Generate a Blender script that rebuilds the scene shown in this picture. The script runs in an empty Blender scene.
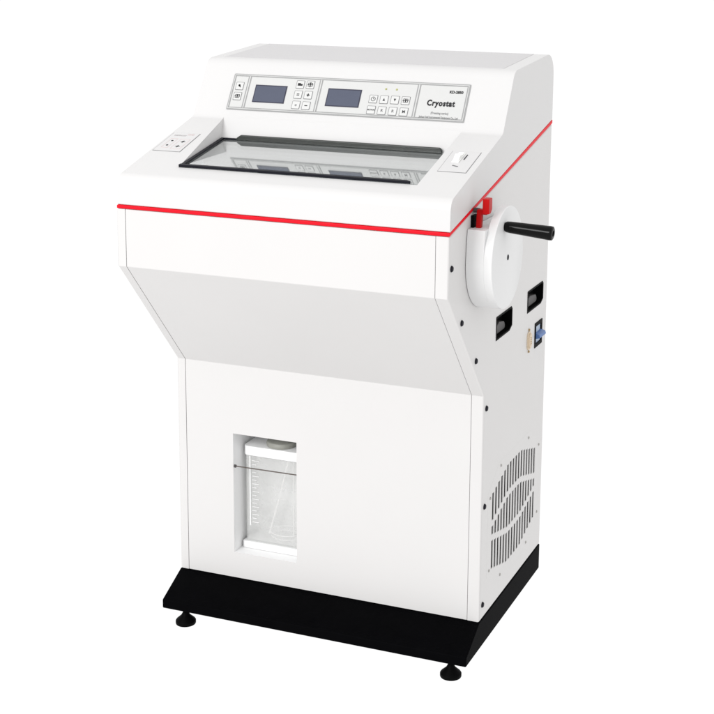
import bpy, bmesh, math
from mathutils import Vector, Matrix
scene = bpy.context.scene
COL = scene.collection
PI = math.pi
# ------------------------------------------------------------------ sizes (metres)
W = 0.70            # cabinet width
D = 0.4384          # cabinet depth behind the lower front
OV = 0.2215         # overhang of the upper cabinet
H1, H2, H3 = 0.4832, 0.7314, 0.8470
HB = 0.9824         # height of the stripe at the back
FLOOR = -0.1035     # floor below the bottom of the white cabinet
ROOT = Vector((0.35, 0.18, FLOOR))

# ------------------------------------------------------------------ materials
def principled(name, col, rough=0.5, metal=0.0, spec=0.5, ior=1.5, coat=0.0, noise=0.0, bump=0.0, scale=60.0, bscale=900.0, trans=0.0):
    m = bpy.data.materials.new(name); m.use_nodes = True
    nt = m.node_tree; b = nt.nodes['Principled BSDF']
    b.inputs['Base Color'].default_value = (*col, 1)
    b.inputs['Roughness'].default_value = rough
    b.inputs['Metallic'].default_value = metal
    b.inputs['Specular IOR Level'].default_value = spec
    b.inputs['IOR'].default_value = ior
    b.inputs['Coat Weight'].default_value = coat
    b.inputs['Transmission Weight'].default_value = trans
    tc = nt.nodes.new('ShaderNodeTexCoord')
    if noise > 0:
        n = nt.nodes.new('ShaderNodeTexNoise'); n.inputs['Scale'].default_value = scale; n.inputs['Detail'].default_value = 4
        nt.links.new(tc.outputs['Object'], n.inputs['Vector'])
        r = nt.nodes.new('ShaderNodeMapRange'); r.inputs['To Min'].default_value = 1 - noise; r.inputs['To Max'].default_value = 1 + noise
        nt.links.new(n.outputs['Fac'], r.inputs['Value'])
        mx = nt.nodes.new('ShaderNodeVectorMath'); mx.operation = 'SCALE'; mx.inputs[0].default_value = col
        nt.links.new(r.outputs['Result'], mx.inputs['Scale']); nt.links.new(mx.outputs['Vector'], b.inputs['Base Color'])
    if bump > 0:
        n2 = nt.nodes.new('ShaderNodeTexNoise'); n2.inputs['Scale'].default_value = bscale; n2.inputs['Detail'].default_value = 2
        nt.links.new(tc.outputs['Object'], n2.inputs['Vector'])
        bp = nt.nodes.new('ShaderNodeBump'); bp.inputs['Strength'].default_value = bump; bp.inputs['Distance'].default_value = 0.0004
        nt.links.new(n2.outputs['Fac'], bp.inputs['Height']); nt.links.new(bp.outputs['Normal'], b.inputs['Normal'])
    return m

M = {}
M['white']   = principled('white_powder_coat', (0.655, 0.644, 0.638), 0.42, spec=0.28, noise=0.012, bump=0.12, scale=7)
M['hood']    = principled('white_moulded_plastic', (0.650, 0.643, 0.640), 0.38, spec=0.28, noise=0.01, bump=0.05, scale=6)
M['wheel']   = principled('white_wheel_enamel', (0.74, 0.74, 0.74), 0.35, spec=0.3, noise=0.01, scale=9)
M['black']   = principled('black_powder_coat', (0.0022, 0.0022, 0.0026), 0.45, spec=0.5, ior=1.045, noise=0.25, bump=0.25, scale=30)
M['rubber']  = principled('black_rubber', (0.012, 0.012, 0.017), 0.45, spec=0.5, ior=1.18, noise=0.15)
M['blackpl'] = principled('black_plastic', (0.003, 0.003, 0.003), 0.5, spec=0.5, ior=1.10, noise=0.1)
M['bakelite']= principled('black_bakelite', (0.003, 0.003, 0.003), 0.10, spec=0.5, ior=1.22, noise=0.1)
M['greypl']  = principled('dark_grey_plastic', (0.07, 0.066, 0.066), 0.5, spec=0.3, noise=0.12)
M['bar']     = principled('olive_grey_bar', (0.028, 0.031, 0.028), 0.3, spec=0.5, noise=0.08)
M['red']     = principled('red_trim_paint', (0.74, 0.008, 0.020), 0.4, spec=0.5, ior=1.2, noise=0.03)
M['redlev']  = principled('red_lever_plastic', (0.46, 0.002, 0.003), 0.35, spec=0.5, ior=1.25, noise=0.05)
M['deckfilm']= principled('deck_label_film', (0.640, 0.632, 0.632), 0.4, spec=0.3, noise=0.01)
M['toppanel']= principled('pale_grey_lid', (0.575, 0.565, 0.570), 0.45, spec=0.25, noise=0.01)
M['plate']   = principled('label_film', (0.600, 0.600, 0.592), 0.3, spec=0.3, noise=0.01)
M['alu']     = principled('grey_bezel', (0.34, 0.34, 0.34), 0.35, metal=0.0, spec=0.4, noise=0.08, scale=120)
M['lcd']     = principled('slate_lcd', (0.098, 0.108, 0.148), 0.3, spec=0.3, ior=1.25, noise=0.06, scale=35)
M['lcdrim']  = principled('lcd_rim', (0.05, 0.05, 0.075), 0.3, spec=0.2, noise=0.05)
M['ink']     = principled('black_ink', (0.02, 0.02, 0.022), 0.5, spec=0.2, noise=0.1)
M['inkgrey'] = principled('grey_ink', (0.17, 0.17, 0.175), 0.5, spec=0.2, noise=0.1)
M['inkpale'] = principled('pale_ink', (0.40, 0.38, 0.38), 0.5, spec=0.2, noise=0.1)
M['inkpink'] = principled('pink_ink', (0.62, 0.45, 0.44), 0.5, spec=0.2, noise=0.05)
M['btn']     = principled('button_film', (0.64, 0.64, 0.632), 0.35, spec=0.3, noise=0.01)
M['led']     = principled('led_lens', (0.42, 0.43, 0.16), 0.3, spec=0.4, noise=0.05)
M['rocker']  = principled('white_rocker', (0.9, 0.9, 0.88), 0.3, spec=0.4, noise=0.01)
M['steel']   = principled('bronze_wire', (0.075, 0.060, 0.052), 0.4, metal=0.4, noise=0.1)
M['zinc']    = principled('zinc_screw', (0.42, 0.41, 0.39), 0.35, metal=0.7, noise=0.1)
M['inox']    = principled('chamber_steel', (0.34, 0.35, 0.35), 0.4, metal=0.0, noise=0.06, scale=14)
M['dark']    = principled('painted_vent_shade', (0.010, 0.008, 0.008), 0.9, spec=0.05, noise=0.2)
M['beige']   = principled('beige_socket', (0.68, 0.56, 0.42), 0.45, spec=0.3, noise=0.08)
M['brass']   = principled('brass_pin', (0.42, 0.30, 0.16), 0.4, metal=0.6, noise=0.1)
M['blue']    = principled('blue_rocker', (0.085, 0.17, 0.40), 0.35, spec=0.3, noise=0.06)
M['bluepale']= principled('pale_blue_plate', (0.42, 0.50, 0.62), 0.4, spec=0.3, noise=0.06)
M['tray']    = principled('white_tray', (0.84, 0.84, 0.84), 0.4, spec=0.3, noise=0.01)
M['tick']    = principled('scale_print', (0.80, 0.80, 0.80), 0.5, spec=0.2, noise=0.01)
M['tube']    = principled('milky_tube', (0.82, 0.81, 0.80), 0.3, spec=0.4, noise=0.02)
M['cap']     = principled('grey_screw_cap', (0.30, 0.30, 0.27), 0.45, spec=0.3, noise=0.12, scale=40)

def thin_clear(name, tint, ior, rough, milk):
    m = bpy.data.materials.new(name); m.use_nodes = True
    nt = m.node_tree; nt.nodes.clear()
    out = nt.nodes.new('ShaderNodeOutputMaterial'); mix = nt.nodes.new('ShaderNodeMixShader')
    tr = nt.nodes.new('ShaderNodeBsdfTransparent'); tr.inputs[0].default_value = (*tint, 1)
    gl = nt.nodes.new('ShaderNodeBsdfGlossy'); gl.inputs['Roughness'].default_value = rough; gl.inputs['Color'].default_value = (0.95, 0.96, 0.96, 1)
    lw = nt.nodes.new('ShaderNodeLayerWeight'); lw.inputs['Blend'].default_value = 0.5       # reflection grows with the viewing angle
    pw = nt.nodes.new('ShaderNodeMath'); pw.operation = 'POWER'; pw.inputs[1].default_value = ior[1]; nt.links.new(lw.outputs['Facing'], pw.inputs[0])
    fr = nt.nodes.new('ShaderNodeMapRange'); fr.inputs['To Min'].default_value = ior[0]; fr.inputs['To Max'].default_value = 1.0; nt.links.new(pw.outputs[0], fr.inputs['Value'])
    df = nt.nodes.new('ShaderNodeBsdfDiffuse'); df.inputs['Color'].default_value = (0.9, 0.9, 0.89, 1)
    m2 = nt.nodes.new('ShaderNodeMixShader')
    tc = nt.nodes.new('ShaderNodeTexCoord'); n = nt.nodes.new('ShaderNodeTexNoise'); n.inputs['Scale'].default_value = 25
    r = nt.nodes.new('ShaderNodeMapRange'); r.inputs['To Min'].default_value = milk * 0.6; r.inputs['To Max'].default_value = milk * 1.4
    nt.links.new(tc.outputs['Object'], n.inputs['Vector']); nt.links.new(n.outputs['Fac'], r.inputs['Value'])
    nt.links.new(r.outputs['Result'], m2.inputs[0]); nt.links.new(tr.outputs[0], m2.inputs[1]); nt.links.new(df.outputs[0], m2.inputs[2])
    nt.links.new(fr.outputs[0], mix.inputs[0]); nt.links.new(m2.outputs[0], mix.inputs[1]); nt.links.new(gl.outputs[0], mix.inputs[2])
    nt.links.new(mix.outputs[0], out.inputs[0])
    return m
M['glass'] = thin_clear('coated_window_glass', (0.86, 0.88, 0.88), (0.10, 1.8), 0.045, 0.03)
M['clear'] = thin_clear('clear_plastic', (0.99, 0.99, 0.99), (0.02, 5.0), 0.08, 0.26)

def floor_material():
    m = bpy.data.materials.new('shadowless_white_sheet'); m.use_nodes = True
    nt = m.node_tree; nt.nodes.clear()
    out = nt.nodes.new('ShaderNodeOutputMaterial'); t = nt.nodes.new('ShaderNodeBsdfTranslucent')
    t.inputs['Color'].default_value = (1, 1, 1, 1)
    nt.links.new(t.outputs[0], out.inputs[0])
    return m
M['floor'] = floor_material()  # lets the white surround through, so no shadow shows under the machine

# ------------------------------------------------------------------ mesh builder
class MB:
    def __init__(s): s.v = []; s.f = []; s.m = []; s.mats = []; s.smooth = []
    def mi(s, mat):
        if mat not in s.mats: s.mats.append(mat)
        return s.mats.index(mat)
    def add(s, verts, faces, mat, T=None, smooth=False):
        o = len(s.v)
        for p in verts:
            p = Vector(p); s.v.append(T @ p if T is not None else p)
        k = s.mi(mat)
        for f in faces: s.f.append([o + i for i in f]); s.m.append(k); s.smooth.append(smooth)
        return s
    def box(s, x0, x1, y0, y1, z0, z1, mat, T=None):
        v = [(x, y, z) for x in (x0, x1) for y in (y0, y1) for z in (z0, z1)]
        return s.add(v, [(0,1,3,2),(4,6,7,5),(0,4,5,1),(2,3,7,6),(0,2,6,4),(1,5,7,3)], mat, T)
    def prism(s, poly, a, b, mat, axis='x', T=None):
        # poly: 2D outline; extruded from a to b along axis
        n = len(poly); q = {'x': lambda p, t: (t, p[0], p[1]), 'z': lambda p, t: (p[0], p[1], t), 'y': lambda p, t: (p[0], t, p[1])}[axis]
        v = [q(p, a) for p in poly] + [q(p, b) for p in poly]
        f = [tuple(range(n)), tuple(range(2*n-1, n-1, -1))] + [(i, i+n, (i+1) % n + n, (i+1) % n) for i in range(n)]
        return s.add(v, f, mat, T)
    def lathe(s, prof, mat, T=None, n=32):
        # prof: (r, h) pairs, axis = local z
        v = []; f = []
        for r, h in prof:
            for i in range(n):
                a = 2*PI*i/n; v.append((r*math.cos(a), r*math.sin(a), h))
        for j in range(len(prof)-1):
            for i in range(n):
                k = (i+1) % n; f.append((j*n+i, j*n+k, (j+1)*n+k, (j+1)*n+i))
        f.append(tuple(reversed(range(n)))); f.append(tuple(range((len(prof)-1)*n, len(prof)*n)))
        return s.add(v, f, mat, T, True)
    def tube(s, pts, r, mat, n=10, T=None):
        pts = [Vector(p) for p in pts]; v = []; f = []
        for j, p in enumerate(pts):
            d = (pts[min(j+1, len(pts)-1)] - pts[max(j-1, 0)]).normalized()
            up = Vector((0, 0, 1)) if abs(d.z) < 0.9 else Vector((1, 0, 0))
            a = d.cross(up).normalized(); b = d.cross(a)
            for i in range(n): v.append(p + a*r*math.cos(2*PI*i/n) + b*r*math.sin(2*PI*i/n))
        for j in range(len(pts)-1):
            for i in range(n):
                k = (i+1) % n; f.append((j*n+i, j*n+k, (j+1)*n+k, (j+1)*n+i))
        f.append(tuple(reversed(range(n)))); f.append(tuple(range((len(pts)-1)*n, len(pts)*n)))
        return s.add(v, f, mat, T, True)
    def frame(s, x0, x1, y0, y1, w, z0, z1, mat, T=None):
        s.box(x0, x1, y0, y0+w, z0, z1, mat, T); s.box(x0, x1, y1-w, y1, z0, z1, mat, T)
        s.box(x0, x0+w, y0+w, y1-w, z0, z1, mat, T); s.box(x1-w, x1, y0+w, y1-w, z0, z1, mat, T)
        return s
    def text(s, body, size, x, y, z, mat, T=None, bold=0.0, sx=1.0, align='CENTER', thick=0.00015, space=1.0):
        cu = bpy.data.curves.new('lettering_curve', 'FONT'); cu.body = body; cu.size = size; cu.align_x = align; cu.align_y = 'CENTER'
        cu.offset = bold; cu.extrude = thick; cu.resolution_u = 3; cu.space_character = space
        ob = bpy.data.objects.new('lettering_tmp', cu); COL.objects.link(ob)
        dg = bpy.context.evaluated_depsgraph_get(); me = ob.evaluated_get(dg).to_mesh()
        v = [(p.co.x*sx + x, p.co.y + y, p.co.z + z) for p in me.vertices]; f = [tuple(p.vertices) for p in me.polygons]
        s.add(v, f, mat, T)
        bpy.data.objects.remove(ob); bpy.data.curves.remove(cu)
        return s
    def mesh(s, name):
        me = bpy.data.meshes.new(name)
        me.from_pydata([tuple(p) for p in s.v], [], s.f)
        for m in s.mats: me.materials.append(M[m])
        for p, k, sm in zip(me.polygons, s.m, s.smooth): p.material_index = k; p.use_smooth = sm
        bm = bmesh.new(); bm.from_mesh(me); bmesh.ops.recalc_face_normals(bm, faces=bm.faces); bm.to_mesh(me); bm.free()
        return me
    def obj(s, name, parent=None, bevel=0.0, seg=3, cut=None, weight_fn=None, angle=35, label=None):
        me = s.mesh(name); o = bpy.data.objects.new(name, me); COL.objects.link(o)
        mods = False
        if bevel > 0:
            b = o.modifiers.new('bevel', 'BEVEL'); b.width = bevel; b.segments = seg; b.harden_normals = False
            b.use_clamp_overlap = True
            if weight_fn:
                b.limit_method = 'WEIGHT'
                at = me.attributes.new('bevel_weight_edge', 'FLOAT', 'EDGE')
                for e in me.edges:
                    p, q = me.vertices[e.vertices[0]].co, me.vertices[e.vertices[1]].co
                    at.data[e.index].value = weight_fn(p, q)
            else:
                b.limit_method = 'ANGLE'; b.angle_limit = math.radians(angle)
            mods = True
        cutters = []
        for c in (cut or []):
            cm = c.mesh('cutter'); co = bpy.data.objects.new('cutter', cm); COL.objects.link(co); cutters.append(co)
            bo = o.modifiers.new('cut', 'BOOLEAN'); bo.operation = 'DIFFERENCE'; bo.object = co; bo.solver = 'EXACT'; bo.material_mode = 'TRANSFER'
            mods = True
        if mods:
            dg = bpy.context.evaluated_depsgraph_get(); dg.update()
            nm = bpy.data.meshes.new_from_object(o.evaluated_get(dg)); o.modifiers.clear(); o.data = nm; nm.name = name
            for co in cutters: bpy.data.objects.remove(co)
            for p in nm.polygons: p.use_smooth = True
            if hasattr(nm, 'set_sharp_from_angle'): nm.set_sharp_from_angle(angle=math.radians(33))
            wn = o.modifiers.new('weighted_normals', 'WEIGHTED_NORMAL'); wn.keep_sharp = True; wn.weight = 80
        elif any(s.smooth):
            o.data.set_sharp_from_angle(angle=math.radians(30))
        # origin to the middle of the mesh, then parent
        me = o.data
        lo = Vector([min(v.co[i] for v in me.vertices) for i in range(3)]); hi = Vector([max(v.co[i] for v in me.vertices) for i in range(3)])
        c = (lo + hi) / 2
        for v in me.vertices: v.co -= c
        world = c - Vector((0, 0, FLOOR))
        WORLD[o] = world
        if parent is not None:
            o.parent = parent; o.location = world - WORLD[parent]
        else: o.location = world
        if label: o['label'] = label
        return o
WORLD = {}
def empty(name, loc, label, cat):
    o = bpy.data.objects.new(name, None); COL.objects.link(o)
    w = Vector(loc) - Vector((0, 0, FLOOR)); o.location = w; WORLD[o] = w
    o['label'] = label; o['category'] = cat; o.empty_display_size = 0.1
    return o

def fillet(poly, radii, n=6):
    out = []
    N = len(poly)
    for i, p in enumerate(poly):
        r = radii[i]; p = Vector(p)
        if r <= 0: out.append(tuple(p)); continue
        a = Vector(poly[i-1]) - p; b = Vector(poly[(i+1) % N]) - p
        ang = a.angle(b); t = r / math.tan(ang/2); a.normalize(); b.normalize()
        cc = p + (a+b).normalized() * (r/math.sin(ang/2)); s, e = p + a*t - cc, p + b*t - cc
        th = s.angle(e); sgn = 1 if s.x*e.y - s.y*e.x > 0 else -1
        for k in range(n+1):
            an = sgn*th*k/n; out.append((cc.x + s.x*math.cos(an) - s.y*math.sin(an), cc.y + s.x*math.sin(an) + s.y*math.cos(an)))
    return out

def plane_T(origin, up2):   # local x = world x, local y = slope direction (0,uy,uz), local z = outward normal
    u = Vector((0, up2[0], up2[1])).normalized(); x = Vector((1, 0, 0)); n = x.cross(u)
    T = Matrix((x, u, n)).transposed().to_4x4(); T.translation = Vector(origin); return T

# ================================================================== THE MACHINE
cryo = empty('laboratory_cryostat', ROOT, 'white floor-standing laboratory cryostat with red trim stripe, sloping window, side handwheel and black base', 'cryostat')

A = (-0.2124, 0.9136); B = (0.0822, 0.9995); Cc = (0.1527, 1.1191); E = (0.4330, 1.1345)   # hood profile corners
DT = plane_T((0, *A), (B[0]-A[0], B[1]-A[1]))
CT = plane_T((0, *B), (Cc[0]-B[0], Cc[1]-B[1]))
def sd(y): return (y - A[0]) / 0.960                       # slope distance on the deck from y
def sc(z): return (z - B[1]) / 0.8614                      # slope distance on the console from z

# ---- cabinet: middle body and two side panels with fine seams between them
prof = [(0.0, 0.0), (D, 0.0), (D, HB), (-OV, H3), (-OV, H2), (0.0, H1)]
SEAM_L, SEAM_R, G = 0.0205, 0.6735, 0.00045
GLT = plane_T((0, -0.1600, 0.9290), (math.cos(math.radians(7.7)), math.sin(math.radians(7.7))))   # the window glass lies flatter than the deck
window_cut = MB().box(0.113, 0.604, 0.011, 0.200, -0.150, 0.2, 'inox', GLT)
recess = MB().box(0.1345, 0.2855, -0.02, 0.108, 0.0590, 0.3300, 'tray')
body = MB().prism(prof, SEAM_L + G, SEAM_R - G, 'white')
def seamw(p, q): return 1.0 if abs(p.x - q.x) < 1e-6 else 0.0
body.obj('cabinet_body', cryo, bevel=0.0012, seg=2, cut=[recess, window_cut])
grip1 = (0.0665, 0.1745, 0.5810, 0.6305); grip2 = (0.2840, 0.4045, 0.5873, 0.6360)
def grip_poly(g, r=0.0):
    y0, y1, z0, z1 = g; c = 0.006
    return [(y0, z0), (y1-0.018, z0), (y1, z0+0.008), (y1, z1-c), (y1-c, z1), (y0+0.002, z1), (y0, z1-0.002)]
sw = (0.3460, 0.4030, 0.4935, 0.5500)
cuts = []
for g in (grip1, grip2): cuts.append(MB().prism(grip_poly(g), W-0.022, W+0.01, 'blackpl'))
cuts.append(MB().box(W-0.010, W+0.01, sw[0], sw[1], sw[2], sw[3], 'blackpl'))
# octagonal louvre field: 16 columns in three arched bands
yc = 0.223; half = 0.151
def env(y, edge, mid): t = min(1.0, max(0.0, (abs(y-yc)-0.045)/(half-0.045))); return mid + (edge-mid)*t
slots = []
for i in range(16):
    y = 0.0745 + i*0.01985
    t0 = env(y, 0.2545, 0.2835); g1 = env(y, 0.1880, 0.2165); g2 = env(y, 0.1575, 0.1335); bt = env(y, 0.0885, 0.0610)
    for lo, hi in ((g1+0.0065, t0), (g2+0.0065, g1-0.0065), (bt, g2-0.0065)):
        slots.append((y, lo, hi))
vp = [(0.040, 0.262), (0.112, 0.308), (0.334, 0.308), (0.4170, 0.262), (0.4170, 0.079), (0.334, 0.0385), (0.122, 0.0385), (0.040, 0.079)]
cuts.append(MB().prism([(0.058,0.070),(0.130,0.045),(0.32,0.045),(0.392,0.070),(0.392,0.265),(0.32,0.298),(0.130,0.298),(0.058,0.265)], W-0.024, W+0.01, 'dark'))  # near-black pocket: the shade behind the slots is put into its colour
def capw(xf):
    def w(p, q): return 1.0 if abs(p.x - xf) < 1e-5 and abs(q.x - xf) < 1e-5 else 0.0
    return w
MB().prism(prof, SEAM_R + G, W, 'white').obj('side_panel', cryo, bevel=0.004, seg=3, weight_fn=capw(W), cut=cuts)
MB().prism(prof, 0.0, SEAM_L - G, 'white').obj('side_panel', cryo, bevel=0.004, seg=3, weight_fn=capw(0.0))

# ---- vent plate with real slots
vplate = MB().prism(vp, W - 0.0015, W + 0.0001, 'white')
slotcut = MB()
for y, lo, hi in slots: slotcut.box(W-0.01, W+0.01, y-0.0057, y+0.0057, lo, hi, 'white')
vent = vplate.obj('vent_panel', cryo, cut=[slotcut])
XT = lambda y, z, x=W: Matrix.Translation((x, y, z)) @ Matrix.Rotation(PI/2, 4, 'Y')
for y, z in ((0.0544,0.2493),(0.1232,0.2976),(0.3228,0.2945),(0.4054,0.2524),(0.4045,0.0907),(0.3223,0.0481),(0.1331,0.0495),(0.0556,0.0903)):
    MB().lathe([(0.0030,0.0),(0.0030,0.0008),(0.0018,0.0018)], 'zinc', XT(y, z, W+0.0004), 12).obj('screw', vent)
for y, z in ((-0.2095,0.7864),(-0.1475,0.6696),(-0.0583,0.5722),(0.0143,0.4547),(0.0157,0.2458),(0.0164,0.0318)):
    MB().lathe([(0.0058,-0.0004),(0.0062,0.0010),(0.0045,0.0032),(0.0020,0.0036)], 'rubber', XT(y, z), 20).obj('screw', cryo, label='black domed screw cap on the side panel')

# ---- red stripe between cabinet and hood
T0 = 0.0012; TS = 0.0074
s_lo = [(-OV-0.0012, H3+T0), (D+0.001, HB+T0)]
stripe = [s_lo[0], s_lo[1], (D+0.001, HB+TS+0.0020), (-OV-0.0012, H3+TS)]
inner = MB().box(0.113, 0.604, -0.149, 0.0560, 0.7, 1.1, 'red')
MB().prism(stripe, 0.0022, W+0.0005, 'red').obj('trim_stripe', cryo, bevel=0.0012, seg=2, cut=[inner])

# ---- hood
hp = [(-OV+0.0005, H3+TS+0.0008), (D, HB+TS+0.0028), (D, 1.118), (0.424, 1.1338), Cc, B, A, (-0.2190, 0.9000)]
HX0, HX1 = 0.0030, W
hprof = fillet([hp[0], hp[1], (D, 1.1405), Cc, B, (-0.2175, 0.9121)], [0.002, 0.0, 0.046, 0.030, 0.020, 0.024], 9)
def hoodw(p, q):
    same = (abs(p.x-HX0) < 1e-5 and abs(q.x-HX0) < 1e-5) or (abs(p.x-HX1) < 1e-5 and abs(q.x-HX1) < 1e-5)
    if not same: return 0.0
    line = lambda v: H3+TS+0.0008 + (v.y+OV)*(HB-H3)/(D+OV) + 0.004
    if p.z < line(p) and q.z < line(q): return 0.15
    return 1.0
def yb(z): return B[0] + (z-B[1])*0.5895 - 0.0012
well = MB().prism([(-0.1625, 0.9230), (-0.1625, 1.0000), (0.0, 1.03), (yb(1.02), 1.02), (yb(0.9530), 0.9530)], 0.1035, 0.6130, 'hood')
def wall_x(y, z): return 0.1075 - 0.0225*(y+0.16)/0.22 - 0.15*(z - 0.929 - (y+0.16)*math.tan(math.radians(7.7)))
for p in well.v:
    if p.x < 0.2: p.x = wall_x(p.y, p.z)
wcut = MB().box(0.1130, 0.6040, 0.011, 0.200, -0.120, 0.02, 'hood', GLT)
hood = MB().prism(hprof, HX0, HX1, 'hood').obj('hood', cryo, bevel=0.0215, seg=8, weight_fn=hoodw, cut=[well, wcut])
MB().prism([(0.178,1.1200),(0.392,1.1360),(0.392,1.1375),(0.178,1.1215)], 0.030, 0.668, 'toppanel').obj('top_panel', cryo)

# ---- chamber under the window: steel lining, rod, knife holder
lx0, lx1, ls0, ls1 = 0.1135, 0.6035, 0.0115, 0.1995
lin = MB(); zb, zt = -0.1495, -0.012
lin.box(lx0, lx1, ls0, ls1, zb, zb+0.003, 'inox', GLT)
lin.box(lx0, lx1, ls0, ls0+0.002, zb+0.003, zt, 'inox', GLT); lin.box(lx0, lx1, ls1-0.002, ls1, zb+0.003, zt, 'inox', GLT)
lin.box(lx0, lx0+0.002, ls0+0.002, ls1-0.002, zb+0.003, zt, 'inox', GLT); lin.box(lx1-0.002, lx1, ls0+0.002, ls1-0.002, zb+0.003, zt, 'inox', GLT)
chamber = lin.obj('cold_chamber', cryo)
MB().tube([(lx0+0.002, -0.075, 0.885), (lx1-0.002, -0.075, 0.885)], 0.006, 'zinc', 14).obj('guide_rod', chamber)
kh = MB(); kh.box(0.27, 0.43, -0.12, -0.08, 0.80, 0.85, 'inox'); kh.box(0.28, 0.42, -0.104, -0.096, 0.85, 0.865, 'zinc'); kh.box(0.30, 0.40, -0.14, -0.125, 0.79, 0.83, 'greypl')
kh.obj('knife_holder', chamber, bevel=0.002, seg=2)
MB().lathe([(0.028,-0.02),(0.028,0.012),(0.020,0.016)], 'zinc', Matrix.Translation((0.50,-0.06,0.85)) @ Matrix.Rotation(PI/2,4,'X'), 28).obj('specimen_head', chamber)

# ---- sliding window
glass = MB().prism([(0.1090,-0.0015),(0.6120,-0.0015),(0.6120,0.2180),(0.0870,0.2180)], -0.0040, 0.0, 'glass', 'z', GLT).obj('sliding_window', cryo)
gk = MB()
gk.prism(fillet([(0.1080, -0.0020), (0.6040, -0.0020), (0.5900, 0.0068), (0.1072, 0.0068)], [0.001,0.002,0.004,0.001], 4), 0.0003, 0.0052, 'rubber', 'z', GLT)
gk.prism([(0.1072,0.0068),(0.1142,0.0068),(0.0935,0.2160),(0.0865,0.2160)], 0.0003, 0.0038, 'rubber', 'z', GLT)
gk.box(0.0940, 0.1270, 0.2120, 0.2165, 0.0003, 0.0038, 'rubber', GLT)
gk.obj('rubber_gasket', glass, bevel=0.0008, seg=2)
hb = fillet([(0.1210, 0.0003), (0.5840, 0.0003), (0.5840, 0.0070), (0.5790, 0.0118), (0.1340, 0.0118), (0.1250, 0.0060)], [0,0,0.003,0.0045,0.005,0.004], 4)
HBT = GLT @ Matrix.Translation((0, 0.2115, 0))
MB().prism(hb, 0.0, 0.0068, 'bar', 'y', HBT).obj('pull_bar', glass, bevel=0.0022, seg=4)

# ---- control panel on the sloping console face
cp = MB(); v0, v1 = sc(1.0165), sc(1.0893)
PX0, PX1 = 0.0775, 0.6145
cp.prism(fillet([(PX0, v0), (PX1, v0), (PX1, v1), (PX0, v1)], [0.002]*4, 3), -0.0005, 0.0012, 'alu', 'z', CT)
cp.frame(PX0+0.0026, PX1-0.0026, v0+0.0024, v1-0.0024, 0.0016, 0.0013, 0.0022, 'plate', CT)
divs = [0.1170, 0.2845, 0.5045]
edges = [PX0+0.0066] + [d for d in divs for _ in (0, 1)] + [PX1-0.0066]
secs = []
for k in range(4):
    a = edges[0] if k == 0 else divs[k-1] + 0.0038
    b = edges[-1] if k == 3 else divs[k] - 0.0038
    cp.box(a, b, v0+0.0062, v1-0.0062, 0.0010, 0.0018, 'plate', CT)
for d in divs: cp.box(d-0.0013, d+0.0013, v0+0.0052, v1-0.0052, 0.0012, 0.0022, 'plate', CT)
panel = cp.obj('control_panel', cryo, bevel=0.0003, seg=1)
for a, b in ((0.1350, 0.2095), (0.3045, 0.3805)):
    l0, l1 = sc(1.0333), sc(1.0683)
    lm = MB().box(a, b, l0, l1, 0.0017, 0.0026, 'lcdrim', CT); lm.box(a+0.0022, b-0.0022, l0+0.0020, l1-0.0026, 0.0025, 0.0029, 'lcd', CT)
    lm.obj('display_screen', panel)
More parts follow.
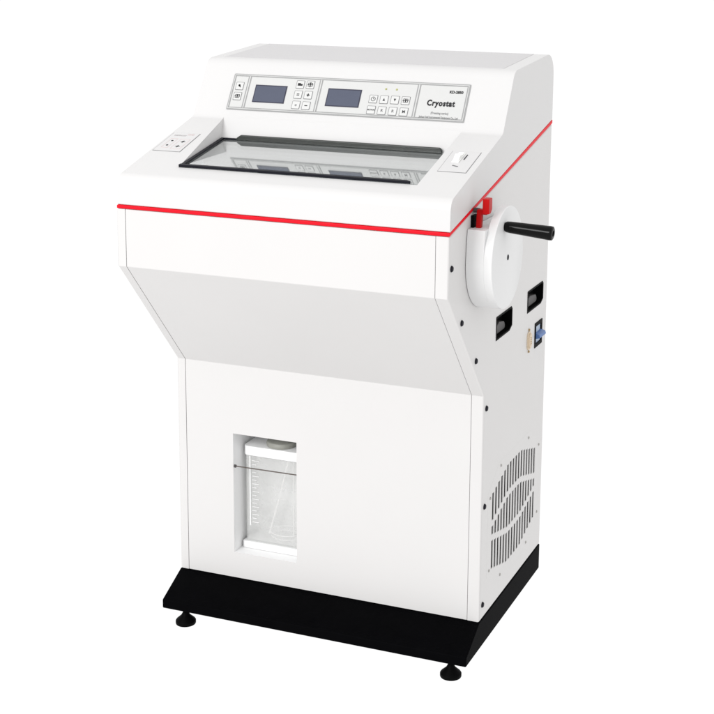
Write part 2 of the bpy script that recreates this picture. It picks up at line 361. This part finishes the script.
def button(x, z, glyph, big=1.0):
    s = 0.0093; v = sc(z); b = MB()
    T = CT @ Matrix.Translation((x, v, 0))
    b.prism(fillet([(-s,-s),(s,-s),(s,s),(-s,s)], [0.0012]*4, 2), 0.0017, 0.0023, 'inkgrey', 'z', T)
    q = s-0.0010; b.prism(fillet([(-q,-q),(q,-q),(q,q),(-q,q)], [0.0008]*4, 2), 0.0020, 0.0026, 'btn', 'z', T)
    z0, z1 = 0.0026, 0.00285
    if glyph == 'lamp': b.box(-0.001,0.001,-0.004,0.004,z0,z1,'ink',T @ Matrix.Rotation(0.7,4,'Z')); b.lathe([(0.0026,z0),(0.0026,z1)],'ink',T @ Matrix.Translation((-0.0008,0.0012,0)),12)
    elif glyph in ('frost', 'snow', 'fan'):
        c = {'frost':'ink','snow':'ink','fan':'ink'}[glyph]
        for dx in (-0.0026, 0.0026): b.frame(dx-0.0026, dx+0.0026, -0.0042, 0.0042, 0.0011, z0, z1, c, T)
        b.box(-0.0065, 0.0065, -0.0007, 0.0007, z0, z1+0.0001, c, T)
        if glyph == 'fan': b.box(-0.0008, 0.0008, -0.0058, 0.0058, z0, z1+0.0002, c, T)
    elif glyph == 'bar': b.box(-0.0055,0.0055,-0.0030,0.0012,z0,z1,'ink',T); b.box(-0.0055,0.0010,0.0012,0.0030,z0,z1,'ink',T); 
    elif glyph == 'clock':
        for k in range(14):
            a0 = 2*PI*k/14; b.box(0.0040,0.0050,-0.0011,0.0011,z0,z1,'ink',T @ Matrix.Rotation(a0,4,'Z'))
        b.box(-0.0004,0.0004,0,0.0034,z0,z1,'ink',T); b.box(0,0.003,-0.0004,0.0004,z0,z1,'ink',T)
    elif glyph == 'sec': b.text('SECTION', 0.0042, 0, 0, z0+0.0002, 'ink', T, bold=0.0001, sx=0.95)
    elif glyph == 'minus': b.box(-0.0034,0.0034,-0.0009,0.0009,z0,z1,'ink',T)
    elif glyph == 'plus': b.box(-0.0034,0.0034,-0.0011,0.0011,z0,z1,'ink',T); b.box(-0.0011,0.0011,-0.0034,0.0034,z0,z1+0.0001,'ink',T)
    elif glyph == 'equal': b.box(-0.0030,0.0030,0.0006,0.0021,z0,z1,'ink',T); b.box(-0.0030,0.0030,-0.0021,-0.0006,z0,z1,'ink',T)
    elif glyph == 'up': b.prism([(-0.0026,-0.0028),(0.0026,-0.0028),(0,0.0034)], z0, z1, 'ink', 'z', T)
    elif glyph == 'down': b.prism([(-0.0026,0.0028),(0,-0.0034),(0.0026,0.0028)], z0, z1, 'ink', 'z', T)
    else: b.text(glyph, 0.0085, 0, 0, z0+0.0002, 'inkgrey' if glyph in 'oR' else 'ink', T, bold=0.0002)
    return b.obj('button', panel)
for x, z, g in ((0.0972,1.0640,'lamp'),(0.0975,1.0435,'frost'),(0.2378,1.0729,'bar'),(0.2612,1.0733,'fan'),(0.2380,1.0527,'equal'),(0.2614,1.0527,'plus'),
                (0.2385,1.0322,'o'),(0.2620,1.0318,'minus'),(0.4096,1.0518,'clock'),(0.4334,1.0516,'up'),(0.4574,1.0520,'down'),(0.4812,1.0518,'snow'),
                (0.4098,1.0306,'sec'),(0.4336,1.0303,'R'),(0.4577,1.0302,'R'),(0.4819,1.0301,'M')): button(x, z, g)
for x in (0.4330, 0.4568): MB().lathe([(0.0022,0.0017),(0.0020,0.0028),(0.0010,0.0034)], 'led', CT @ Matrix.Translation((x, sc(1.0724), 0)), 14).obj('indicator_light', panel)
lt = MB()
lt.text('Cryostat', 0.0176, 0.5580, sc(1.0500), 0.0021, 'ink', CT, bold=0.00078, sx=0.82, space=1.16)
lt.text('KD-2850', 0.0080, 0.5865, sc(1.0725), 0.0021, 'ink', CT, bold=0.00035, sx=0.98)
lt.text('(Freezing series)', 0.0072, 0.5595, sc(1.0312), 0.0021, 'inkgrey', CT, sx=0.8)
lt.text('Jinhua Kedi Instrumental Equipment Co., Ltd', 0.0062, 0.5585, sc(1.0232), 0.0021, 'inkgrey', CT, sx=0.745)
lt.obj('lettering', panel)

# ---- indicator label at the left of the deck
li = MB(); Tl = DT @ Matrix.Translation((0.0402, sd(-0.0500), 0))
q = [(-0.0320,-0.0470),(0.0320,-0.0470),(0.0300,0.0465),(-0.0325,0.0465)]
li.prism(q, -0.0003, 0.0004, 'inkgrey', 'z', Tl)
k = 0.965; li.prism([(a*k, b*0.978) for a, b in q], 0.0, 0.0008, 'deckfilm', 'z', Tl)
lab = li.obj('indicator_label', cryo)
for x, y, r in ((0.0268,-0.0464,0.0026),(0.0272,-0.0682,0.0026),(0.0530,-0.0707,0.0030),(0.0530,-0.0480,0.0030)):
    T = DT @ Matrix.Translation((x, sd(y), 0)); g = MB()
    g.lathe([(r,0.0006),(r*0.9,0.0014),(r*0.4,0.0017)], 'ink', T, 14)
    if x > 0.04: g.box(-0.0055,0.0055,-0.0012,0.0012,0.0006,0.0011,'inkgrey',T); g.box(-0.0012,0.0012,-0.0055,0.0055,0.0006,0.0010,'inkgrey',T)
    g.obj('indicator_light', lab)
pr = MB()
pr.frame(0.0195,0.0345,sd(-0.0800),sd(-0.0350),0.0005,0.0008,0.0010,'inkpink',DT); pr.frame(0.0420,0.0640,sd(-0.0830),sd(-0.0360),0.0005,0.0008,0.0010,'inkpink',DT)
pr.text('DEFROST',0.0075,0.0310,sd(-0.0200),0.0010,'inkpale',DT,sx=0.9); pr.text('LAMP',0.0065,0.0530,sd(-0.0140),0.0010,'inkpink',DT,sx=0.9)
pr.obj('lettering', lab)

# ---- rocker switch plate at the right of the deck
sp = MB(); q = [(0.6295,sd(-0.1000)),(0.6870,sd(-0.1000)),(0.6865,sd(-0.0075)),(0.6275,sd(-0.0075))]
sp.prism(q, -0.0003, 0.0004, 'inkgrey', 'z', DT)
cx, cy_ = 0.6575, sd(-0.0535)
sp.prism([(cx+(a-cx)*0.97, cy_+(b-cy_)*0.98) for a, b in q], 0.0, 0.0008, 'deckfilm', 'z', DT)
plate = sp.obj('switch_plate', cryo)
rk = MB(); rk.box(0.6435,0.6580,sd(-0.0600),sd(-0.0180),0.0006,0.0030,'rocker',DT)
rk.prism([(sd(-0.0585),0.003),(sd(-0.040),0.0105),(sd(-0.0385),0.0060),(sd(-0.0195),0.0045),(sd(-0.0195),0.003)], 0.6450, 0.6565, 'rocker', 'x', DT)
rk.obj('rocker_switch', plate, bevel=0.0008, seg=2)
MB().box(0.6625,0.6643,sd(-0.0450),sd(-0.0230),0.0008,0.0016,'ink',DT).obj('marking', plate)
mk = MB(); mk.box(-0.0065,0.0065,-0.0013,0.0013,0.0008,0.0014,'inkgrey',DT @ Matrix.Translation((0.6560,sd(-0.0743),0)) @ Matrix.Rotation(-0.35,4,'Z'))
mk.obj('marking', plate)

# ---- handwheel, guard, crank handle, locking lever on the right side
wy, wz, wr = -0.0327, 0.7782, 0.0997
gp = [(-0.1255, 0.8450), (-0.1300, 0.8150)]
for k in range(0, 33):
    a = math.radians(176 + (360-176+10)*k/32); gp.append((wy+0.1000*math.cos(a), wz+0.1000*math.sin(a)))
gp.append((0.0560, 0.8450))
MB().prism(gp, W+0.0012, W+0.0358, 'wheel').obj('wheel_guard', cryo, bevel=0.0002, seg=1, angle=50)
MB().lathe([(0.012,-0.002),(0.012,0.036)], 'zinc', XT(wy, wz), 20).obj('wheel_axle', cryo)
wh = MB().lathe([(wr,0.0359),(wr,0.0508),(wr-0.0006,0.0518),(wr-0.0018,0.0522),(0.004,0.0522)], 'wheel', XT(wy, wz), 96).obj('handwheel', cryo)
MB().lathe([(0.0056,0.0515),(0.0056,0.0527),(0.0042,0.0527),(0.0040,0.0524)], 'rubber', XT(wy, wz), 20).obj('hub_bolt', wh)
hx = Vector((W+0.0520, -0.0560, 0.8425)); he = Vector((W+0.0520+0.0960, -0.0590, 0.8372)); d = (he-hx).normalized()
TH = d.to_track_quat('Z', 'Y').to_matrix().to_4x4(); TH.translation = hx; L = (he-hx).length
MB().lathe([(0.0075,-0.001),(0.0085,0.001),(0.0105,0.004),(0.0112,0.012),(0.0122,0.045),(0.0134,L-0.014),(0.0138,L-0.006),(0.0132,L-0.0015),(0.0105,L),(0.0060,L),(0.0056,L-0.002)], 'bakelite', TH, 36).obj('crank_handle', wh)
lv = MB()
lv.prism([(-0.1090,0.8100),(-0.0970,0.8100),(-0.0860,0.8740),(-0.0990,0.8790)], W+0.0095, W+0.0190, 'redlev')
lv.box(W+0.0105, W+0.0300, -0.1000, -0.0880, 0.8700, 0.8800, 'redlev')
lv.prism([(-0.1080,0.8730),(-0.0960,0.8730),(-0.0880,0.8800),(-0.0880,0.9020),(-0.1080,0.9020)], W+0.0235, W+0.0365, 'redlev')
lv.obj('locking_lever', cryo, bevel=0.0015, seg=3)
br = MB(); br.box(W+0.0005, W+0.0065, -0.1060, -0.0800, 0.8000, 0.8680, 'blackpl')
br.lathe([(0.0050,0.001),(0.0050,0.0125),(0.0040,0.0135)], 'greypl', XT(-0.0900,0.8760), 16)
br.obj('lever_bracket', cryo, bevel=0.001, seg=2)

# ---- carrying grips, power switch, socket
for g in (grip1, grip2):
    y0, y1, z0, z1 = g
    b = MB(); outer = grip_poly(g); cyg, czg = (y0+y1)/2, (z0+z1)/2
    ins = [(cyg+(a-cyg)*0.93, czg+(c-czg)*0.86) for a, c in outer]
    n = len(outer)
    v = [(W+0.0010, a, c) for a, c in outer] + [(W+0.0010, a, c) for a, c in ins] + [(W-0.0200, a, c) for a, c in ins] + [(W-0.0200, a, c) for a, c in outer]
    f = []
    for i in range(n):
        j = (i+1) % n
        f += [(i, j, n+j, n+i), (n+i, n+j, 2*n+j, 2*n+i), (3*n+i, 3*n+j, j, i)]
    f += [tuple(range(2*n, 3*n)), tuple(reversed(range(3*n, 4*n)))]
    # the back wall is built separately a little in front of the rear cap
    b.add(v, [x for x in f if len(x) == 4], 'blackpl'); b.add([v[i] for i in range(2*n, 3*n)], [tuple(range(n))], 'blackpl')
    hd = b.obj('carry_grip', cryo)
    hump = fillet([(y0+0.010, z0+0.0060), (y1-0.020, z0+0.0060), (y1-0.030, z0+0.0230), (y0+0.045, z0+0.0290), (y0+0.016, z0+0.0200)], [0.002,0.006,0.010,0.010,0.006], 5)
    MB().prism(hump, W-0.0198, W-0.0070, 'greypl').obj('finger_pull', hd, bevel=0.004, seg=3)
y0, y1, z0, z1 = sw
ST = Matrix(((0,0,1,W),(1,0,0,0),(0,1,0,0),(0,0,0,1)))      # local x = y, local y = z, local z = outward
b = MB().frame(y0+0.0003, y1-0.0003, z0+0.0003, z1-0.0003, 0.0080, -0.008, 0.0016, 'blackpl', ST)
ps = b.obj('power_switch', cryo)
r = MB().box(y0+0.0085, y1-0.0085, z0+0.0085, z1-0.0085, -0.0075, -0.0010, 'bluepale', ST); r.obj('rocker_base', ps)
r = MB().prism([(0.5130,-0.001),(0.5270,-0.001),(0.5235,0.0100),(0.5165,0.0120)], y0+0.0060, y1-0.0040, 'blue', 'x', Matrix(((0,0,1,W),(1,0,0,0),(0,1,0,0),(0,0,0,1))))
r.obj('rocker', ps, bevel=0.001, seg=2)
pill = fillet([(0.2880,0.5020),(0.3130,0.5020),(0.3130,0.5440),(0.2880,0.5440)], [0.0122]*4, 8)
so = MB().prism(pill, W-0.0002, W+0.0030, 'beige'); p2 = [(0.3005+(a-0.3005)*0.72, 0.523+(c-0.523)*0.8) for a, c in pill]; so.prism(p2, W+0.0028, W+0.0060, 'beige')
so = so.obj('data_socket', cryo, bevel=0.0008, seg=2)
for zz in (0.4985, 0.5475): MB().lathe([(0.0026,0.0),(0.0026,0.0030),(0.0012,0.0036)], 'brass', XT(0.3005, zz), 10).obj('screw', so)
pn = MB()
for i in range(5): pn.lathe([(0.0010,0.0055),(0.0010,0.0068)], 'brass', XT(0.2975, 0.515+i*0.004), 6)
for i in range(4): pn.lathe([(0.0010,0.0055),(0.0010,0.0068)], 'brass', XT(0.3035, 0.517+i*0.004), 6)
pn.obj('pin_block', so)

# ---- black base with sloping front apron and levelling feet
bp = [(-0.0811,-0.0614),(D+0.0005,-0.0614),(D+0.0005,-0.0008),(-0.0005,-0.0008),(-0.0811,-0.0414)]
MB().prism(bp, -0.0005, W+0.0005, 'black').obj('base_plinth', cryo, bevel=0.0026, seg=3)
for x, y in ((0.0393,-0.05),(0.6575,-0.05),(0.0800,0.360),(0.6200,0.360)):
    T = Matrix.Translation((x, y, 0))
    f = MB().lathe([(0.0215,FLOOR+0.0005),(0.0222,FLOOR+0.002),(0.0222,FLOOR+0.0075),(0.0205,FLOOR+0.0100),(0.0105,FLOOR+0.0190),(0.0070,FLOOR+0.0250),(0.0062,FLOOR+0.027)], 'blackpl', T, 32).obj('levelling_foot', cryo)
    st = MB().lathe([(0.0055,FLOOR+0.026),(0.0055,-0.0610)], 'blackpl', T, 16); 
    st.lathe([(0.0100,-0.0680),(0.0100,-0.0610)], 'blackpl', T, 6); st.obj('stem', f)

# ---- retaining rod across the recess
rd = MB().tube([(0.1395,-0.0020,0.2577),(0.2850,0.0005,0.2577)], 0.0013, 'steel', 8)
rd.lathe([(0.0034,-0.002),(0.0034,0.0020)], "greypl", Matrix.Translation((0.1400,-0.0020,0.2577)) @ Matrix.Rotation(PI/2,4,'Y'), 14)
rd.obj('retaining_rod', cryo)

# ================================================================== WASTE CONTAINER in the recess
wc = empty('waste_container', (0.2090, 0.085, 0.0592), 'clear graduated plastic waste container standing in the square opening of the cryostat front', 'container')
BX0, BX1, BY0, BY1, BZ0, BZ1 = 0.1425, 0.2790, 0.034, 0.102, 0.0755, 0.2720
def rrect(x0, x1, y0, y1, r, n=6): return fillet([(x0,y0),(x1,y0),(x1,y1),(x0,y1)], [r]*4, n)
MB().prism(rrect(0.1385,0.2815,0.030,0.105,0.006), 0.0592, 0.0752, 'tray', 'z').obj('tray', wc, bevel=0.002, seg=2)
ou = rrect(BX0,BX1,BY0,BY1,0.012); inn = rrect(BX0+0.002,BX1-0.002,BY0+0.002,BY1-0.002,0.010); n = len(ou)
v = [(a,c,BZ0) for a,c in ou]+[(a,c,BZ1) for a,c in ou]+[(a,c,BZ0+0.003) for a,c in inn]+[(a,c,BZ1) for a,c in inn]
f = [tuple(reversed(range(n))), tuple(range(2*n,3*n))]
for i in range(n):
    j = (i+1) % n; f += [(i,j,n+j,n+i),(2*n+j,2*n+i,3*n+i,3*n+j),(n+i,n+j,3*n+j,3*n+i)]
tank = MB().add(v, f, 'clear').obj('tank', wc)
MB().prism(rrect(BX0-0.002,BX1+0.002,BY0-0.002,BY1+0.002,0.013), BZ1+0.0005, BZ1+0.0220, 'tray', 'z').obj('lid', wc, bevel=0.002, seg=2)
MB().lathe([(0.033,BZ1+0.0225),(0.034,BZ1+0.028),(0.032,BZ1+0.033),(0.026,BZ1+0.035)], 'cap', Matrix.Translation((0.2180,0.068,0)), 40).obj('screw_cap', wc)
sc_ = MB().box(0.1560,0.1588,BY0-0.0010,BY0-0.0002,0.1120,0.2715,'tick')
for i in range(17):
    z = 0.120 + i*0.0088; w_ = 0.016 if i % 2 == 0 else 0.010
    sc_.box(0.1625,0.1625+w_,BY0-0.0010,BY0-0.0002,z,z+0.0011,'tick')
sc_.obj('scale_mark', tank)
pts = []
for i in range(25):
    t = i/24; pts.append((0.2350-0.050*t, 0.070+0.004*math.sin(3*t), 0.268-0.185*t))
MB().tube(pts, 0.0022, 'tube', 10).obj('drain_tube', tank)
MB().tube([(0.2420,0.075,0.268),(0.2425,0.075,0.085)], 0.0018, 'tube', 8).obj('drain_tube', tank)
for k, (r, z) in enumerate(((0.027, 0.0860), (0.029, 0.0960))):      # moulded rings low in the tank
    ring = [(0.228 + r*1.25*math.cos(2*PI*i/40), 0.068 + r*math.sin(2*PI*i/40), z) for i in range(41)]
    MB().tube(ring, 0.0008, 'tube', 6).obj('moulded_ring', tank)

# ================================================================== added floor sheet, translucent so that it stays white and takes no shadow
fl = MB().add([(-9,-9,0),(9,-9,0),(9,9,0),(-9,9,0)], [(0,1,2,3)], 'floor').mesh('floor')
fo = bpy.data.objects.new('floor', fl); COL.objects.link(fo); fo['kind'] = 'structure'

# ================================================================== light
w = bpy.data.worlds.new('World'); scene.world = w; w.use_nodes = True
w.node_tree.nodes['Background'].inputs[0].default_value = (1.0, 1.0, 1.0, 1); w.node_tree.nodes['Background'].inputs[1].default_value = 1.03
def area(name, loc, target, size, power, col=(1,1,1)):
    l = bpy.data.lights.new(name, 'AREA'); l.energy = power; l.size = size; l.color = col
    o = bpy.data.objects.new(name, l); COL.objects.link(o); o.location = loc
    o.rotation_euler = (Vector(target)-Vector(loc)).to_track_quat('-Z','Y').to_euler(); return o
area('softbox_lamp', (-1.0, -5.0, 3.15), (0.3, -0.1, 0.70), 2.0, 168)

# ================================================================== camera
cam = bpy.data.cameras.new('Camera'); co = bpy.data.objects.new('Camera', cam); COL.objects.link(co); scene.camera = co
f_px = 1450.7008
Rm = [[0.9322053008094993, 0.3617290439094388, 0.012057194326799853], [-0.07949621124480705, 0.17214078005982617, 0.9818594116461458], [-0.3530915313914962, 0.9162530494534563, -0.18922663614525895]]
m4 = Matrix(((Rm[0][0], Rm[1][0], -Rm[2][0], 1.562181238), (Rm[0][1], Rm[1][1], -Rm[2][1], -2.640588054), (Rm[0][2], Rm[1][2], -Rm[2][2], 1.359921369-FLOOR), (0,0,0,1)))
co.matrix_world = m4
cam.sensor_width = 36; cam.lens = 36*f_px/714
cam.shift_x = (357-413.5169)/714; cam.shift_y = (227.2175-357)/714
cam.clip_end = 100; cam.clip_start = 0.05
scene.view_settings.view_transform = 'Standard'; scene.view_settings.look = 'None'; scene.view_settings.exposure = 0; scene.view_settings.gamma = 1
scene.render.resolution_x = 1024; scene.render.resolution_y = 1024
scene.cycles.max_bounces = 10; scene.cycles.transparent_max_bounces = 16; scene.cycles.diffuse_bounces = 5
